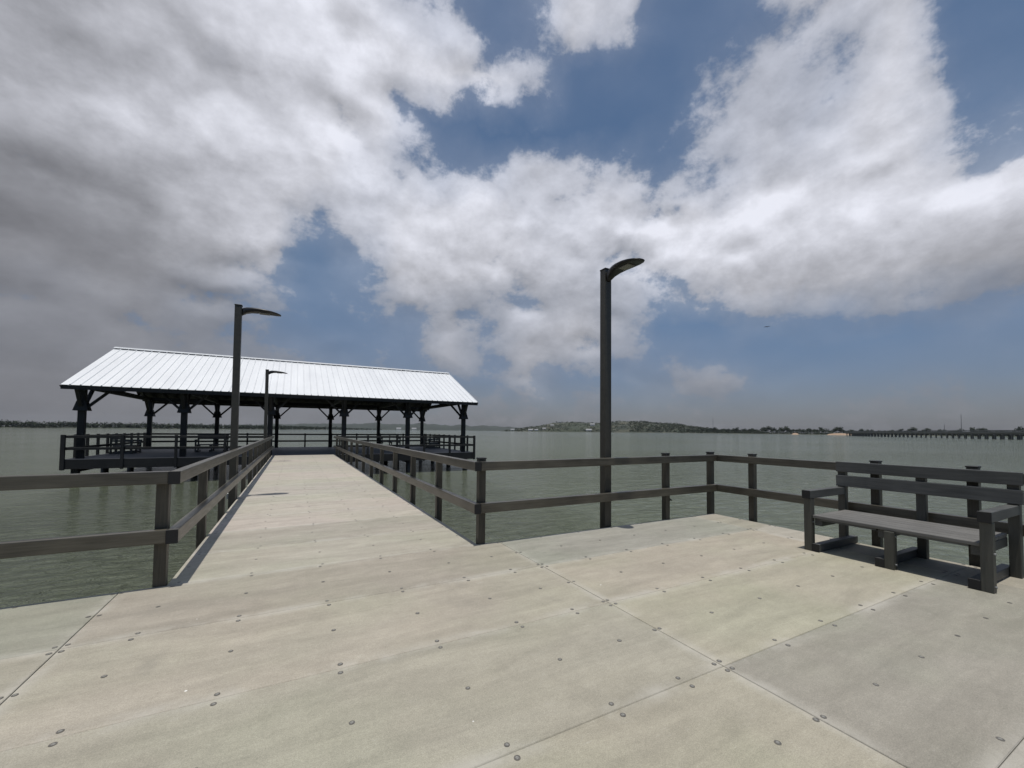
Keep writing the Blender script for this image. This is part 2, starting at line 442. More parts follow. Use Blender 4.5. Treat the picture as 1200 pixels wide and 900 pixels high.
# ------------------------------------------------------------------ lamp posts
def make_lamp(label, loc, rz, H, group):
    """head points along local +x"""
    t = thing('lamp_post', label, 'lamp post', loc, rz, group)
    p = MB().box(-.064, .064, -.064, .064, -.45, H, bev=.008, seg=2).build('pole', bronze, t)
    MB().box(-.07, .07, -.07, .07, H, H + .022, bev=.006).build('pole_cap', black_cap, p)
    # swept bracket and flat leaf-shaped head, lofted
    secs = [(.05, .040, H - .215, H - .06), (.09, .055, H - .185, H - .03), (.15, .078, H - .145, H - .012), (.24, .108, H - .115, H - .006),
            (.36, .136, H - .098, H - .010), (.50, .150, H - .096, H - .024), (.62, .142, H - .100, H - .044), (.72, .112, H - .106, H - .066), (.78, .065, H - .110, H - .084), (.795, .03, H - .108, H - .092)]
    bm = bmesh.new(); rings = []
    for (x, w, zb, zt) in secs:
        zm = (zb + zt) / 2; hh = (zt - zb) / 2; ring = []
        for k in range(16):
            a = 2 * math.pi * k / 16
            cx, sx = math.cos(a), math.sin(a)
            ex = math.copysign(abs(cx) ** .7, cx); ez = math.copysign(abs(sx) ** (.9 if sx > 0 else .45), sx)
            ring.append(bm.verts.new((x, w * ex, zm + hh * ez)))
        rings.append(ring)
    for a_, b_ in zip(rings, rings[1:]):
        for k in range(16): bm.faces.new((a_[k], a_[(k + 1) % 16], b_[(k + 1) % 16], b_[k]))
    bm.faces.new(list(reversed(rings[0]))); bm.faces.new(rings[-1])
    bmesh.ops.recalc_face_normals(bm, faces=bm.faces)
    mm = MB(); mm.bm.free(); mm.bm = bm
    hd = mm.build('lamp_head', lamp_black, t, True)
    MB().box(.38, .58, -.075, .075, H - .112, H - .094, bev=.004).build('lens', led_mat, hd)
    MB().box(-.064 - .035, -.064, -.03, .03, .02, .14, bev=.006).build('bracket', steel, t)
    return t
make_lamp('tall brown lamp post at the right deck railing, its black head reaching toward the viewer', (4.42, 5.11, 0), rad(-90), 4.11, 'lamp posts on the pier')
make_lamp('nearer lamp post on the left side of the walkway, standing well above the pavilion roof', (-1.10, 10.42, 0), 0, 4.11, 'lamp posts on the pier')
make_lamp('farthest lamp post, small against the white pavilion roof at the far end of the walkway', (-1.10, 21.3, 0), 0, 4.11, 'lamp posts on the pier')

# ------------------------------------------------------------------ benches (front faces local -x, length along y)
def make_bench(label, loc, rz, group):
    t = thing('bench', label, 'bench', loc, rz, group)
    bv = dict(bev=.007, seg=2)
    for s, y0 in ((1, .73), (-1, -.815)):
        MB().box(-.48, -.393, y0, y0 + .086, 0, .662, **bv).build('leg', bench_z, t)
        MB().box(.395, .482, y0, y0 + .086, 0, 1.02, **bv).build('leg', bench_z, t)
        a = MB().box(-.50, .482 if False else .393, y0 - .002, y0 + .088, .664, .764, **bv).build('armrest', bench_x, t)
        MB().box(-.512, -.50, y0 - .005, y0 + .091, .661, .767, bev=.004).build('end_cap', black_cap, a)
    MB().box(-.48, -.393, -.085, .001, 0, .414, **bv).build('leg', bench_z, t)
    MB().box(.395, .482, -.085, .001, 0, 1.02, **bv).build('leg', bench_z, t)
    for y0 in (.648, .003, -.727):
        MB().box(-.40, .39, y0, y0 + .08, .318, .416, **bv).build('seat_support', bench_x, t)
        sk = MB().box(-.47, .53, y0, y0 + .08, .004, .098, **bv).build('skid', bench_x, t)
        MB().box(-.482, -.47, y0 - .003, y0 + .083, .003, .101, bev=.004).build('end_cap', black_cap, sk)
    for y0 in (.73, -.085, -.815):
        for z in (.365, .055): MB().cyl((-.437, y0 - .012, z), (-.437, y0 + .004, z), .012, .011, 10).build('bolt', steel, t)
    m_ = MB()
    x = -.455
    for k in range(6):
        m_.box(x, x + .1325, -.727, .727, .418, .456, bev=.008, seg=2); x += .1405
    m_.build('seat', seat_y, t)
    for ya, yb in ((-.645, .001), (.085, .646)): MB().box(-.44, .37, ya, yb, .396, .416).build('seat_light_block', bench_y, t)  # unseen boards added to stop sun through the slat gaps, keeping the shadow solid
    for z0, z1 in ((.972, 1.11), (.775, .925)):
        MB().box(.345, .393, -.85, .815, z0, z1, **bv).build('back_slat', bench_y, t)
    return t
BG = 'heavy timber benches on the pier'
bench = make_bench('long grey timber bench with wide armrests at the right edge of the foreground deck', (6.35, 2.14, 0), 0, BG)

# ------------------------------------------------------------------ pavilion
PX = [-8.95 + 3.89 * i for i in range(6)]; PY = (27.0, 37.5)
EY = (26.1, 38.4); RY = 32.25; EZ, RZ = 3.42, 6.14; RX = (-9.42, 11.2)
DX, DY = (-9.32, 11.06), (26.26, 38.25)
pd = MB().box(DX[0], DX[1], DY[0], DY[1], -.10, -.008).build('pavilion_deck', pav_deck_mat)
tag(pd, 'dark shaded deck under the pavilion roof', 'deck', kind='structure')
m = MB()
m.box(DX[0] - .02, DX[1] + .02, DY[0] - .03, DY[0] + .05, -.46, -.02).box(DX[0] - .02, DX[1] + .02, DY[1] - .05, DY[1] + .03, -.46, -.02)
m.box(DX[0] - .03, DX[0] + .05, DY[0] + .06, DY[1] - .06, -.46, -.02).box(DX[1] - .05, DX[1] + .03, DY[0] + .06, DY[1] - .06, -.46, -.02)
k = 0
yy = 27.2
while yy < 38:
    m.box(DX[0] + .1, DX[1] - .1, yy, yy + .08, -.40, -.11); yy += 1.2
m.build('deck_frame', dark_x, pd)
for x in PX:
    for y in (26.6, 30, 34, 37.8):
        MB().cyl((x, y, W - 1), (x, y, -.40), .17, .16, 14).build('pile', pile_mat, pd, True)
m = MB()
for x in PX: m.box(x - .1, x + .1, 26.45, 38, -.62, -.41)
m.build('cross_beam', dark_y, pd)

pav = thing('pavilion', 'open-sided timber pavilion with a white ribbed metal gable roof at the end of the walkway', 'pavilion', (0, 0, 0))
for i, x in enumerate(PX):
    for j, y in enumerate(PY):
        p = MB().box(x - .125, x + .125, y - .125, y + .125, -.006, 3.32, bev=.01).build('post', dark_z, pav)
        for dx, dy in ((1, 0), (-1, 0), (0, 1), (0, -1)):
            if (i == 0 and dx < 0) or (i == 5 and dx > 0): continue
            if dx: MB().bar((x + dx * .14, y, 2.40), (x + dx * 1.06, y, 3.36), .10, .17, .008, (0, 1, 0)).build('brace', dark_x, p)
            else:
                reach = .72 if (j == 0 and dy < 0) or (j == 1 and dy > 0) else 1.06
                MB().bar((x, y + dy * .14, 2.40), (x, y + dy * reach, 3.36), .09, .15, .008, (1, 0, 0)).build('brace', dark_y, p)
        m = MB()
        bmesh.ops.create_cone(m.bm, cap_ends=True, segments=4, radius1=.262 * 1.414, radius2=.165 * 1.414, depth=.46, matrix=Matrix.Translation((x, y, 2.50)) @ Matrix.Rotation(rad(45), 4, 'Z'))
        m.build('brace_block', dark_z, p)
for y in PY:
    MB().box(RX[0] + .05, RX[1] - .05, y - .10, y + .10, 3.325, 3.60, bev=.01).build('beam', dark_x, pav)
for x in PX:
    MB().box(x - .07, x + .07, EY[0] + .35, EY[1] - .35, 3.34, 3.58, bev=.01).build('tie_beam', dark_y, pav) if False else MB().box(x - .07, x + .07, PY[0] + .13, PY[1] - .13, 3.33, 3.59, bev=.01).build('tie_beam', dark_y, pav)
    MB().box(x - .09, x + .09, RY - .09, RY + .09, 3.60, RZ - .25, bev=.01).build('king_post', dark_z, pav)
    for s, yq in ((1, PY[0] + 2.4), (-1, PY[1] - 2.4)):
        MB().bar((x, yq - s * 0, 3.6), (x, RY - s * .25, 5.2), .1, .14, .008, (1, 0, 0)).build('truss_web', dark_y, pav)
MB().box(RX[0] + .05, RX[1] - .05, RY - .07, RY + .07, RZ - .30, RZ - .05, bev=.01).build('ridge_beam', dark_x, pav)
slope = (RZ - EZ) / (RY - EY[0])
nr = 35
for k in range(nr):
    x = RX[0] + .06 + (RX[1] - RX[0] - .12) * k / (nr - 1)
    for s in (0, 1):
        ye = EY[s] + (.04 if s == 0 else -.04); yr = RY + (-.08 if s == 0 else .08)
        MB().bar((x, ye, EZ - .10), (x, yr, RZ - .13), .05, .16, 0, (1, 0, 0)).build('rafter', dark_y, pav)
# ribbed roof sheets
for s, yq in ((0, EY[0] + .02), (1, EY[1] - .02)):
    nv = Vector((0, -slope if s == 0 else slope, 1)).normalized() * .024
    MB().bar(Vector((.89, yq, EZ)) - nv + Vector((0, 0, .009)), Vector((.89, RY, RZ)) - nv, RX[1] - RX[0] - .04, .012, 0).build('roof_shade_sheet', dark_y, pav)  # dark sheet added below the metal, stands in for shade on the roof underside
def sheet(s):
    bm = bmesh.new(); prof = []; x = RX[0]; pitch = (RX[1] - RX[0]) / 58
    for k in range(58):
        prof += [(x, 0), (x + pitch * .80, 0), (x + pitch * .86, .042), (x + pitch * .95, .042)]
        x += pitch
    prof.append((RX[1], 0))
    nz = Vector((0, -slope, 1)).normalized() if s == 0 else Vector((0, slope, 1)).normalized()
    rows = []
    for tt in (0, .25, .5, .75, 1.0):
        y = EY[s] + (RY - EY[s]) * tt; z = EZ + (RZ - EZ) * tt
        rows.append([bm.verts.new(Vector((px, y, z)) + nz * h_) for px, h_ in prof])
    low = []
    for tt in (0, 1.0):
        y = EY[s] + (RY - EY[s]) * tt; z = EZ + (RZ - EZ) * tt
        low.append([bm.verts.new(Vector((px, y, z)) - nz * .014) for px, h_ in prof])
    n = len(prof)
    for a_, b_ in zip(rows, rows[1:]):
        for k in range(n - 1): bm.faces.new((a_[k], a_[k + 1], b_[k + 1], b_[k]))
    for k in range(n - 1):
        bm.faces.new((low[0][k], low[1][k], low[1][k + 1], low[0][k + 1]))
        bm.faces.new((low[0][k], low[0][k + 1], rows[0][k + 1], rows[0][k]))
        bm.faces.new((low[1][k + 1], low[1][k], rows[-1][k], rows[-1][k + 1]))
    bmesh.ops.recalc_face_normals(bm, faces=bm.faces)
    mm = MB(); mm.bm.free(); mm.bm = bm
    return mm.build('roof', roof_mat, pav)
r0 = sheet(0); r1 = sheet(1)
m = MB()
for s in (-1, 1): m.bar((RX[0] - .01, RY + s * .115, RZ - .010), (RX[1] + .01, RY + s * .115, RZ - .010), .23, .012, 0, (0, s * slope, 1))
m.cyl((RX[0] - .01, RY, RZ + .045), (RX[1] + .01, RY, RZ + .045), .03, .03, 8)
for v_ in m.bm.verts: v_.co.z += .045 if abs(v_.co.y - RY) > .06 else .02
m.build('ridge_cap', roof_mat, r0)
for s, yy in ((0, EY[0]), (1, EY[1])):
    MB().box(RX[0], RX[1], yy + (.03 if s == 0 else -.06), yy + (.06 if s == 0 else -.03), EZ - .20, EZ - .03).build('fascia', dark_x, pav)
for x in (RX[0] + .012, RX[1] - .012):
    for s in (0, 1):
        MB().bar((x, EY[s], EZ - .065), (x, RY, RZ - .065), .03, .09, 0, (1, 0, 0)).build('rake_trim', dark_y, pav)

# railings round the pavilion deck
def pav_rail(label, a, b_, along, gap=1.93):
    t = thing('railing', label, 'railing', group='dark railings around the pavilion deck')
    for z in (ZT, ZL):
        if along == 'x': MB().box(a[0], b_[0], a[1] - .04, a[1] + .04, *z, bev=.006).build('rail', dark_x, t)
        else: MB().box(a[0] - .04, a[0] + .04, a[1], b_[1], *z, bev=.006).build('rail', dark_y, t)
    n = max(1, round(math.dist(a, b_) / gap)); off = (0, -.088) if along == 'x' and a[1] < 30 else (0, .088) if along == 'x' else (-.088, 0) if a[0] < 0 else (.088, 0)
    for k in range(n + 1):
        x = a[0] + (b_[0] - a[0]) * k / n + off[0]; y = a[1] + (b_[1] - a[1]) * k / n + off[1]
        p = MB().box(x - .055, x + .055, y - .055, y + .055, -.5, 1.13, bev=.006).build('post', dark_z, t)
pav_rail('dark railing along the front of the pavilion deck, left of the walkway', (DX[0] + .06, DY[0] + .05), (WX0 - .10, DY[0] + .05), 'x')
pav_rail('dark railing along the front of the pavilion deck, right of the walkway', (WX1 + .10, DY[0] + .05), (DX[1] - .06, DY[0] + .05), 'x')
pav_rail('dark railing at the left end of the pavilion deck', (DX[0] + .05, DY[0] + .12), (DX[0] + .05, DY[1] - .12), 'y', 1.25)
pav_rail('dark railing at the right end of the pavilion deck', (DX[1] - .05, DY[0] + .12), (DX[1] - .05, DY[1] - .12), 'y', 1.25)
pav_rail('dark railing along the back of the pavilion deck, facing the open lake', (DX[0] + .06, DY[1] - .05), (DX[1] - .06, DY[1] - .05), 'x')

for lab, loc, rz in (
        ('bench at the left end of the pavilion, its slatted back against the left railing', (-8.55, 31.6, 0), rad(180)),
        ('bench at the right end of the pavilion, its back against the right railing', (10.2, 33.4, 0), 0),
        ('free-standing bench under the left half of the pavilion, away from its railings', (-4.6, 32.4, 0), rad(90)),
        ('bench under the right half of the pavilion, close to the back railing', (7.6, 37.3, 0), rad(90))):
    c_ = copy_tree(bench)
    for o in [c_] + list(c_.children_recursive): pass
    c_['label'] = lab; c_.location = loc; c_.rotation_euler = (0, 0, rz)

# ------------------------------------------------------------------ far shores
def at(az, d, z=0.0):
    a = rad(az); return Vector((math.sin(a) * d, math.cos(a) * d, z))
def lerp_tab(tab, x):
    if x <= tab[0][0]: return tab[0][1]
    for (x0, y0), (x1, y1) in zip(tab, tab[1:]):
        if x <= x1: return y0 + (y1 - y0) * (x - x0) / (x1 - x0)
    return tab[-1][1]
SHORE = [(-60, 900), (-24, 980), (-12, 1020), (-1, 1150), (6, 1500), (12, 2500), (27, 2500), (30, 1500), (34, 1330), (45, 1290), (53, 1120), (60, 1000), (68, 930), (76, 900), (100, 860), (130, 800)]
bm = bmesh.new(); prev = None; rnd = random.Random(3)
for i in range(0, 381):
    az = -60 + i * .5; d = lerp_tab(SHORE, az) + 18 * mnoise.noise(Vector((az * .35, 0, 2)))
    row = [bm.verts.new(at(az, d - 8, W - .6)), bm.verts.new(at(az, d, W + .15)), bm.verts.new(at(az, d + 14, W + 1.3 + .5 * mnoise.noise(Vector((az * .8, 3, 1))))),
           bm.verts.new(at(az, d + 120, W + 2.2)), bm.verts.new(at(az, max(d + 200, 2750), W + 3))]
    if prev:
        for k in range(4): bm.faces.new((prev[k], row[k], row[k + 1], prev[k + 1]))
    prev = row
mm = MB(); mm.bm.free(); mm.bm = bm
tag(mm.build('far_shore', hill_mat, None, True), 'low green shore on the far side of the lake', 'shore', kind='structure')

# hazy ridge in the middle distance
def ridge(name, a0, a1, d0, depth, htab, step, mat, label, rough, n=9):
    bm = bmesh.new(); prev = None; az = a0
    while az <= a1 + 1e-6:
        h = lerp_tab(htab, az); row = []
        for k in range(n):
            tt = k / (n - 1); prof = math.sin(math.pi * min(1, tt * 1.0)) ** .8
            p = at(az, d0 + depth * tt)
            z = W - .5 + prof * h * (1 + rough * mnoise.fractal(p * .012, 1, 2, 4)) 
            row.append(bm.verts.new((p.x, p.y, z)))
        if prev:
            for k in range(n - 1): bm.faces.new((prev[k], row[k], row[k + 1], prev[k + 1]))
        prev = row; az += step
    mm = MB(); mm.bm.free(); mm.bm = bm
    return tag(mm.build(name, mat, None, True), label, 'hill', kind='structure')
ridge('far_hills', -14, 34, 2520, 300, [(-14, 8), (-2, 26), (5, 34), (10, 40), (16, 38), (22, 33), (27, 26), (34, 12)], .25, far_mat, 'blue hazy ridge across the middle of the far shore', .35)
HT = [(26.2, 0), (28, 6), (30, 13), (32, 22), (34, 32), (36, 33), (38, 33), (42, 35), (46, 33), (49, 29), (52, 20), (55, 10), (59, 3), (61, 0)]
hill = ridge('hill', 26.2, 61, 1300, 420, HT, .2, hill_mat, 'broad scrubby hill with houses on the far shore', .22, 15)
def hill_z(az, d):
    tt = (d - 1300) / 420; p = at(az, d)
    return W - .5 + math.sin(math.pi * min(1, max(0, tt))) ** .8 * lerp_tab(HT, az) * (1 + .22 * mnoise.fractal(p * .012, 1, 2, 4))

def leaf_clump(bm, c, rx, ry, rz_, n, s, rnd):
    for _ in range(n):
        while True:
            p = Vector((rnd.uniform(-1, 1), rnd.uniform(-1, 1), rnd.uniform(-1, 1)))
            if .25 < p.length < 1: break
        q = Vector((c[0] + p.x * rx, c[1] + p.y * ry, c[2] + p.z * rz_))
        nrm = (p + Vector((rnd.gauss(0, .5), rnd.gauss(0, .5), rnd.gauss(.3, .5)))).normalized()
        u = nrm.orthogonal().normalized(); w = nrm.cross(u); a = rnd.uniform(0, 6.28)
        u, w = u * math.cos(a) + w * math.sin(a), w * math.cos(a) - u * math.sin(a)
        k = s * rnd.uniform(.6, 1.3)
        bm.faces.new([bm.verts.new(q + u * k), bm.verts.new(q + w * k * .8), bm.verts.new(q - u * k), bm.verts.new(q - w * k * .8)])

# the wood on the left shore reads as one mass
bm = bmesh.new(); rnd = random.Random(21)
az = -58.0
while az < 10.5:
    d = lerp_tab(SHORE, az)
    for row in range(3):
        dd = d + 12 + row * 16 + rnd.uniform(-6, 6); a = az + rnd.uniform(-.15, .15)
        fade = 1 if az < 2 else max(.45, 1 - (az - 2) * .06)
        h = (9.6 + 3.4 * mnoise.noise(Vector((a * .55, row, 5))) + rnd.uniform(-1.2, 1.6)) * fade * (.8 + .12 * row)
        p = at(a, dd)
        if row == 0: leaf_clump(bm, (p.x, p.y, W + 1.6), 4.5, 4.5, 1.6, 14, 1.1, rnd)
        leaf_clump(bm, (p.x, p.y, W + 1 + h * .55), 3.8, 3.8, h * .5, 34, 1.15, rnd)
    az += .2
mm = MB(); mm.bm.free(); mm.bm = bm
tag(mm.build('far_wood', leaf_dark), 'dark band of dense woodland along the left far shore', 'woodland', kind='stuff')
# scrub on the hill
bm = bmesh.new(); rnd = random.Random(22)
for _ in range(3200):
    az = rnd.uniform(27, 60); d = 1306 + 210 * rnd.random() ** 1.3
    dens = mnoise.noise(Vector((az * .45, d * .012, 9)))
    if dens < -.2 and az < 46 and rnd.random() < .8: continue
    p = at(az, d); z = hill_z(az, d); h = rnd.uniform(1.3, 3.2) * (1.5 if az > 44 else .85)
    leaf_clump(bm, (p.x, p.y, z + h * .5), h * 1.1, h * 1.1, h * .7, 12, h * .36, rnd)
mm = MB(); mm.bm.free(); mm.bm = bm
tag(mm.build('hill_scrub', leaf_scrub), 'patchy green scrub covering the hill on the far shore', 'scrub', kind='stuff')

# trees one can tell apart on the right shore
def tree_proto(seed, H, Wd):
    rnd = random.Random(seed)
    m_ = MB(); m_.cyl((0, 0, -.3), (rnd.uniform(-.3, .3), 0, H * .5), H * .03, H * .014, 7)
    for k in range(4):
        a = rnd.uniform(0, 6.28); m_.cyl((0, 0, H * (.25 + .06 * k)), (math.cos(a) * Wd * .3, math.sin(a) * Wd * .3, H * (.55 + .05 * k)), H * .014, H * .005, 5)
    bm = bmesh.new()
    for k in range(7):
        a = rnd.uniform(0, 6.28); r = Wd * .30 * rnd.random() ** .5
        leaf_clump(bm, (math.cos(a) * r, math.sin(a) * r, H * rnd.uniform(.42, .78)), Wd * .27, Wd * .27, H * .19, 40, H * .062, rnd)
    return m_, bm
protos = []
for s, H, Wd in ((1, 10, 10), (2, 9, 13), (3, 12, 11), (4, 8, 9)):
    tk, cr = tree_proto(s, H, Wd)
    protos.append((tk, cr))
built = []
for i, (tk, cr) in enumerate(protos):
    t = thing('tree', 'x', 'tree')
    tk.build('trunk', bark, t); mm = MB(); mm.bm.free(); mm.bm = cr; mm.build('crown', leaf_dark, t)
    built.append(t)
used = [False] * 4
rnd = random.Random(77)
def place_tree(az, d, sc, label, group, z=W + 1.2):
    i = rnd.randrange(4)
    if used[i]: t = copy_tree(built[i])
    else: t = built[i]; used[i] = True
    t.location = at(az, d, z); t.rotation_euler = (0, 0, rnd.uniform(0, 6.28)); k = sc * rnd.uniform(.85, 1.15)
    t.scale = (k, k, k * rnd.uniform(.9, 1.1)); t['label'] = label; t['group'] = group
az = 51.5
while az < 67.0:
    d = lerp_tab(SHORE, az) + rnd.uniform(18, 45)
    place_tree(az, d, rnd.uniform(.95, 1.5), 'dark round tree in the row on the far shore between the hill and the causeway', 'trees on the right far shore')
    az += rnd.uniform(.2, .4)
az = 67.0
while az < 88:
    d = lerp_tab(SHORE, az) + rnd.uniform(15, 70)
    place_tree(az, d, rnd.uniform(.85, 1.3), 'dark low tree standing beyond the long causeway bridge', 'trees beyond the causeway')
    az += rnd.uniform(.28, .6)
for az, d, sc in ((34.2, 1480, .62), (35.0, 1490, .55), (36.4, 1495, .5), (39.3, 1330, .7), (31.2, 1345, .6), (32.6, 1340, .65), (29.3, 1400, .8), (28.6, 1420, .7)):
    place_tree(az, d, sc, 'small tree standing among the houses on the hill', 'trees on the hill', hill_z(az, d) - .2)
for i, t in enumerate(built):
    if not used[i]:
        for ch in list(t.children): bpy.data.objects.remove(ch)
        bpy.data.objects.remove(t)

# undergrowth along the right bank
bm = bmesh.new(); rnd = random.Random(31); az = 50.0
while az < 92:
    d = lerp_tab(SHORE, az) + rnd.uniform(8, 26); p = at(az, d); h = rnd.uniform(3.4, 7.2)
    leaf_clump(bm, (p.x, p.y, W + 1 + h * .45), 4, 4, h * .55, 22, 1.05, rnd); az += .15
mm = MB(); mm.bm.free(); mm.bm = bm
tag(mm.build('bank_undergrowth', leaf_dark), 'low dark undergrowth lining the right far shore', 'undergrowth', kind='stuff')
# bare earth banks
for az, w, h, lab in ((66.6, 1.15, 3.4, 'wide bare tan earth bank at the near end of the causeway'), (62.6, .35, 3.0, 'small bare tan earth bank below the far trees')):
    bm = bmesh.new(); prev = None
    for k in range(13):
        a = az - w + 2 * w * k / 12; d = lerp_tab(SHORE, a); e = math.sin(math.pi * k / 12) ** .5 * h
        row = [bm.verts.new(at(a, d - 7, W - .3)), bm.verts.new(at(a, d - 3, W + .5 * e + .3 * mnoise.noise(Vector((k, 1, 1))))), bm.verts.new(at(a, d + 2, W + e)), bm.verts.new(at(a, d + 16, W + .6))]
        if prev:
            for q in range(3): bm.faces.new((prev[q], row[q], row[q + 1], prev[q + 1]))
        prev = row
    mm = MB(); mm.bm.free(); mm.bm = bm
    tag(mm.build('earth_bank', sand_mat), lab, 'earth bank', kind='structure')

# houses on the far hill
def house(az, d, w, dp, h, z, label, wall_m, flat=False):
    p = at(az, d, z); t = thing('house', label, 'house', p, -rad(az), 'houses on the far hill')
    wl = MB().box(-w / 2, w / 2, -dp / 2, dp / 2, -1.5, h).build('wall', wall_m, t)
    if flat: MB().box(-w / 2 - .5, w / 2 + .5, -dp / 2 - .5, dp / 2 + .5, h, h + .5).build('roof', grey_roof, t)
    else:
        m_ = MB(); rh = h + w * .22
        a = [(-w / 2 - .4, -dp / 2 - .4, h), (w / 2 + .4, -dp / 2 - .4, h), (w / 2 + .4, dp / 2 + .4, h), (-w / 2 - .4, dp / 2 + .4, h), (-w / 2 - .4, 0, rh), (w / 2 + .4, 0, rh)]
        for f in ((0, 1, 5, 4), (2, 3, 4, 5), (0, 4, 3), (1, 2, 5), (0, 3, 2, 1)): m_.poly([a[i] for i in f])
        m_.build('roof', grey_roof, t)
    for x in (-.3, .3): MB().box(x * w - .6, x * w + .6, -dp / 2 - .06, -dp / 2 - .005, h * .4, h * .75).build('window', glass_dark, wl)
    MB().box(-.55, .55, -dp / 2 - .06, -dp / 2 - .005, 0, 2.1).build('door', glass_dark, wl)
H_ = hill_z
house(34.75, 1505, 16, 9, 4.5, H_(34.75, 1505) + 1.2, 'pale flat-roofed house on the very top of the hill', white_wall, True)
house(28.1, 1345, 12, 9, 3.4, H_(28.1, 1345) + .4, 'white house at the foot of the hill, leftmost by the water', white_wall)
house(30.6, 1312, 14, 9, 3.2, 1.0, 'low white house at the water just left of the hilltop', white_wall)
house(31.4, 1318, 11, 8, 3.4, 1.4, 'second low white house at the water below the left slope of the hill', white_wall)
house(32.5, 1330, 12, 8, 3.4, H_(32.5, 1330) + .5, 'tan house low on the left slope of the hill', tan_wall)
house(33.6, 1390, 12, 8, 3.4, H_(33.6, 1390) + .8, 'tan house halfway up the left slope of the hill', tan_wall)
house(38.6, 1312, 17, 10, 3.8, 1.5, 'large white house at the water left of the right lamp post', white_wall)
house(39.1, 1375, 15, 9, 3.6, H_(39.1, 1375) + .8, 'white house halfway up the hill left of the right lamp post', white_wall)
for az, lab in ((12.6, 'small white house on the hazy far shore, left of its twin'), (14.6, 'small white house on the hazy far shore, right of its twin')):
    house(az, 2485, 26, 14, 7, 0, lab, white_wall)

# causeway bridge on rows of piles
A = Vector((372, 62, 0)); B = Vector((582, 243, 0)); dirn = (B - A).normalized(); A0 = A - dirn * 120
br = thing('causeway_bridge', 'long low concrete causeway bridge on rows of piles at the right far shore', 'bridge', (A0.x, A0.y, 0), math.atan2(dirn.y, dirn.x))
Ln = (B - A0).length
MB().box(0, Ln, -4, 4, 2.75, 3.55).box(0, Ln, -3.4, 3.4, 1.9, 2.75).build('bridge_deck', concrete, br)
m = MB()
for s in (-4, 3.8):
    m.box(0, Ln, s, s + .2, 4.25, 4.6)
    k = 0
    while k < Ln: m.box(k, k + .35, s, s + .2, 3.55, 4.25); k += 2.2
m.build('parapet', concrete, br)
n_b = int(Ln / 7.0)
for k in range(n_b + 1):
    m = MB(); x = k * 7.0
    m.box(x - .45, x + .45, -4, 4, 1.35, 1.898)
    for y in (-3.2, 0, 3.2): m.box(x - .3, x + .3, y - .35, y + .35, W - 1, 1.35)
    m.build('pier', concrete, br)

# masts
for az, d, h, lab in ((75.6, 960, 33, 'tall thin radio mast beyond the causeway'), (74.5, 960, 17, 'shorter thin pole left of the tall mast beyond the causeway'), (54.1, 1180, 40, 'thin faint radio mast behind the trees right of the hill')):
    t = thing('radio_mast', lab, 'mast', at(az, d, 0))
    m = MB()
    for k in range(3):
        a = k * 2.094; m.cyl((math.cos(a) * .5, math.sin(a) * .5, 0), (math.cos(a) * .22, math.sin(a) * .22, h), .12, .09, 6)
    z = 0
    while z < h - 2:
        for k in range(3):
            a, b2 = k * 2.094, (k + 1) * 2.094; r0_, r1_ = .5 - .28 * z / h, .5 - .28 * (z + 2) / h
            m.cyl((math.cos(a) * r0_, math.sin(a) * r0_, z), (math.cos(b2) * r1_, math.sin(b2) * r1_, z + 2), .05, .05, 4)
        z += 2
    m.build('lattice', mast_mat, t); MB().cyl((0, 0, h - .3), (0, 0, h + 2.5), .09, .04, 6).build('antenna', mast_mat, t)

# a bird gliding above the far shore
bd = thing('bird', 'small black bird gliding in the open sky above the right far shore', 'bird', at(60.0, 62, 15.2), rad(20))
bm = bmesh.new(); rings = []
for x, r in ((-.20, .01), (-.12, .035), (0, .055), (.10, .045), (.15, .03), (.19, .03), (.225, .012), (.245, .003)):
    rings.append([bm.verts.new((x, r * math.cos(k * math.pi / 4), r * .9 * math.sin(k * math.pi / 4))) for k in range(8)])
for a_, b_ in zip(rings, rings[1:]):
    for k in range(8): bm.faces.new((a_[k], a_[(k + 1) % 8], b_[(k + 1) % 8], b_[k]))
def slab(pts, th):
    top = [bm.verts.new(p) for p in pts]; bot = [bm.verts.new((p[0], p[1], p[2] - th)) for p in pts]
    bm.faces.new(top); bm.faces.new(list(reversed(bot)))
    for k in range(len(pts)): bm.faces.new((top[k], bot[k], bot[(k + 1) % len(pts)], top[(k + 1) % len(pts)]))
for s in (-1, 1):
    slab([(.09, s * .03, .03), (.11, s * .17, .075), (.05, s * .36, .02), (-.02, s * .34, .022), (-.05, s * .16, .06), (-.07, s * .03, .025)], .012)
slab([(-.16, -.02, .005), (-.16, .02, .005), (-.30, .06, 0), (-.30, -.06, 0)], .01)
bmesh.ops.recalc_face_normals(bm, faces=bm.faces)
mm = MB(); mm.bm.free(); mm.bm = bm
mm.build('body', bird_mat, bd, True)

# ------------------------------------------------------------------ haze
hz, nt, b = new_mat('lake haze'); nt.nodes.remove(b)
pv_ = N(nt, 'ShaderNodeVolumePrincipled')
pv_.inputs['Color'].default_value = (.82, .88, .97, 1); pv_.inputs['Density'].default_value = HAZE; pv_.inputs['Anisotropy'].default_value = 0.0
L(nt, pv_.outputs[0], nt.nodes['Material Output'].inputs['Volume'])
m = MB().box(-3200, 3200, -3200, 3200, W - 2.3, 62)
tag(m.build('haze', hz), 'thin pale haze over the lake', 'haze', kind='stuff')

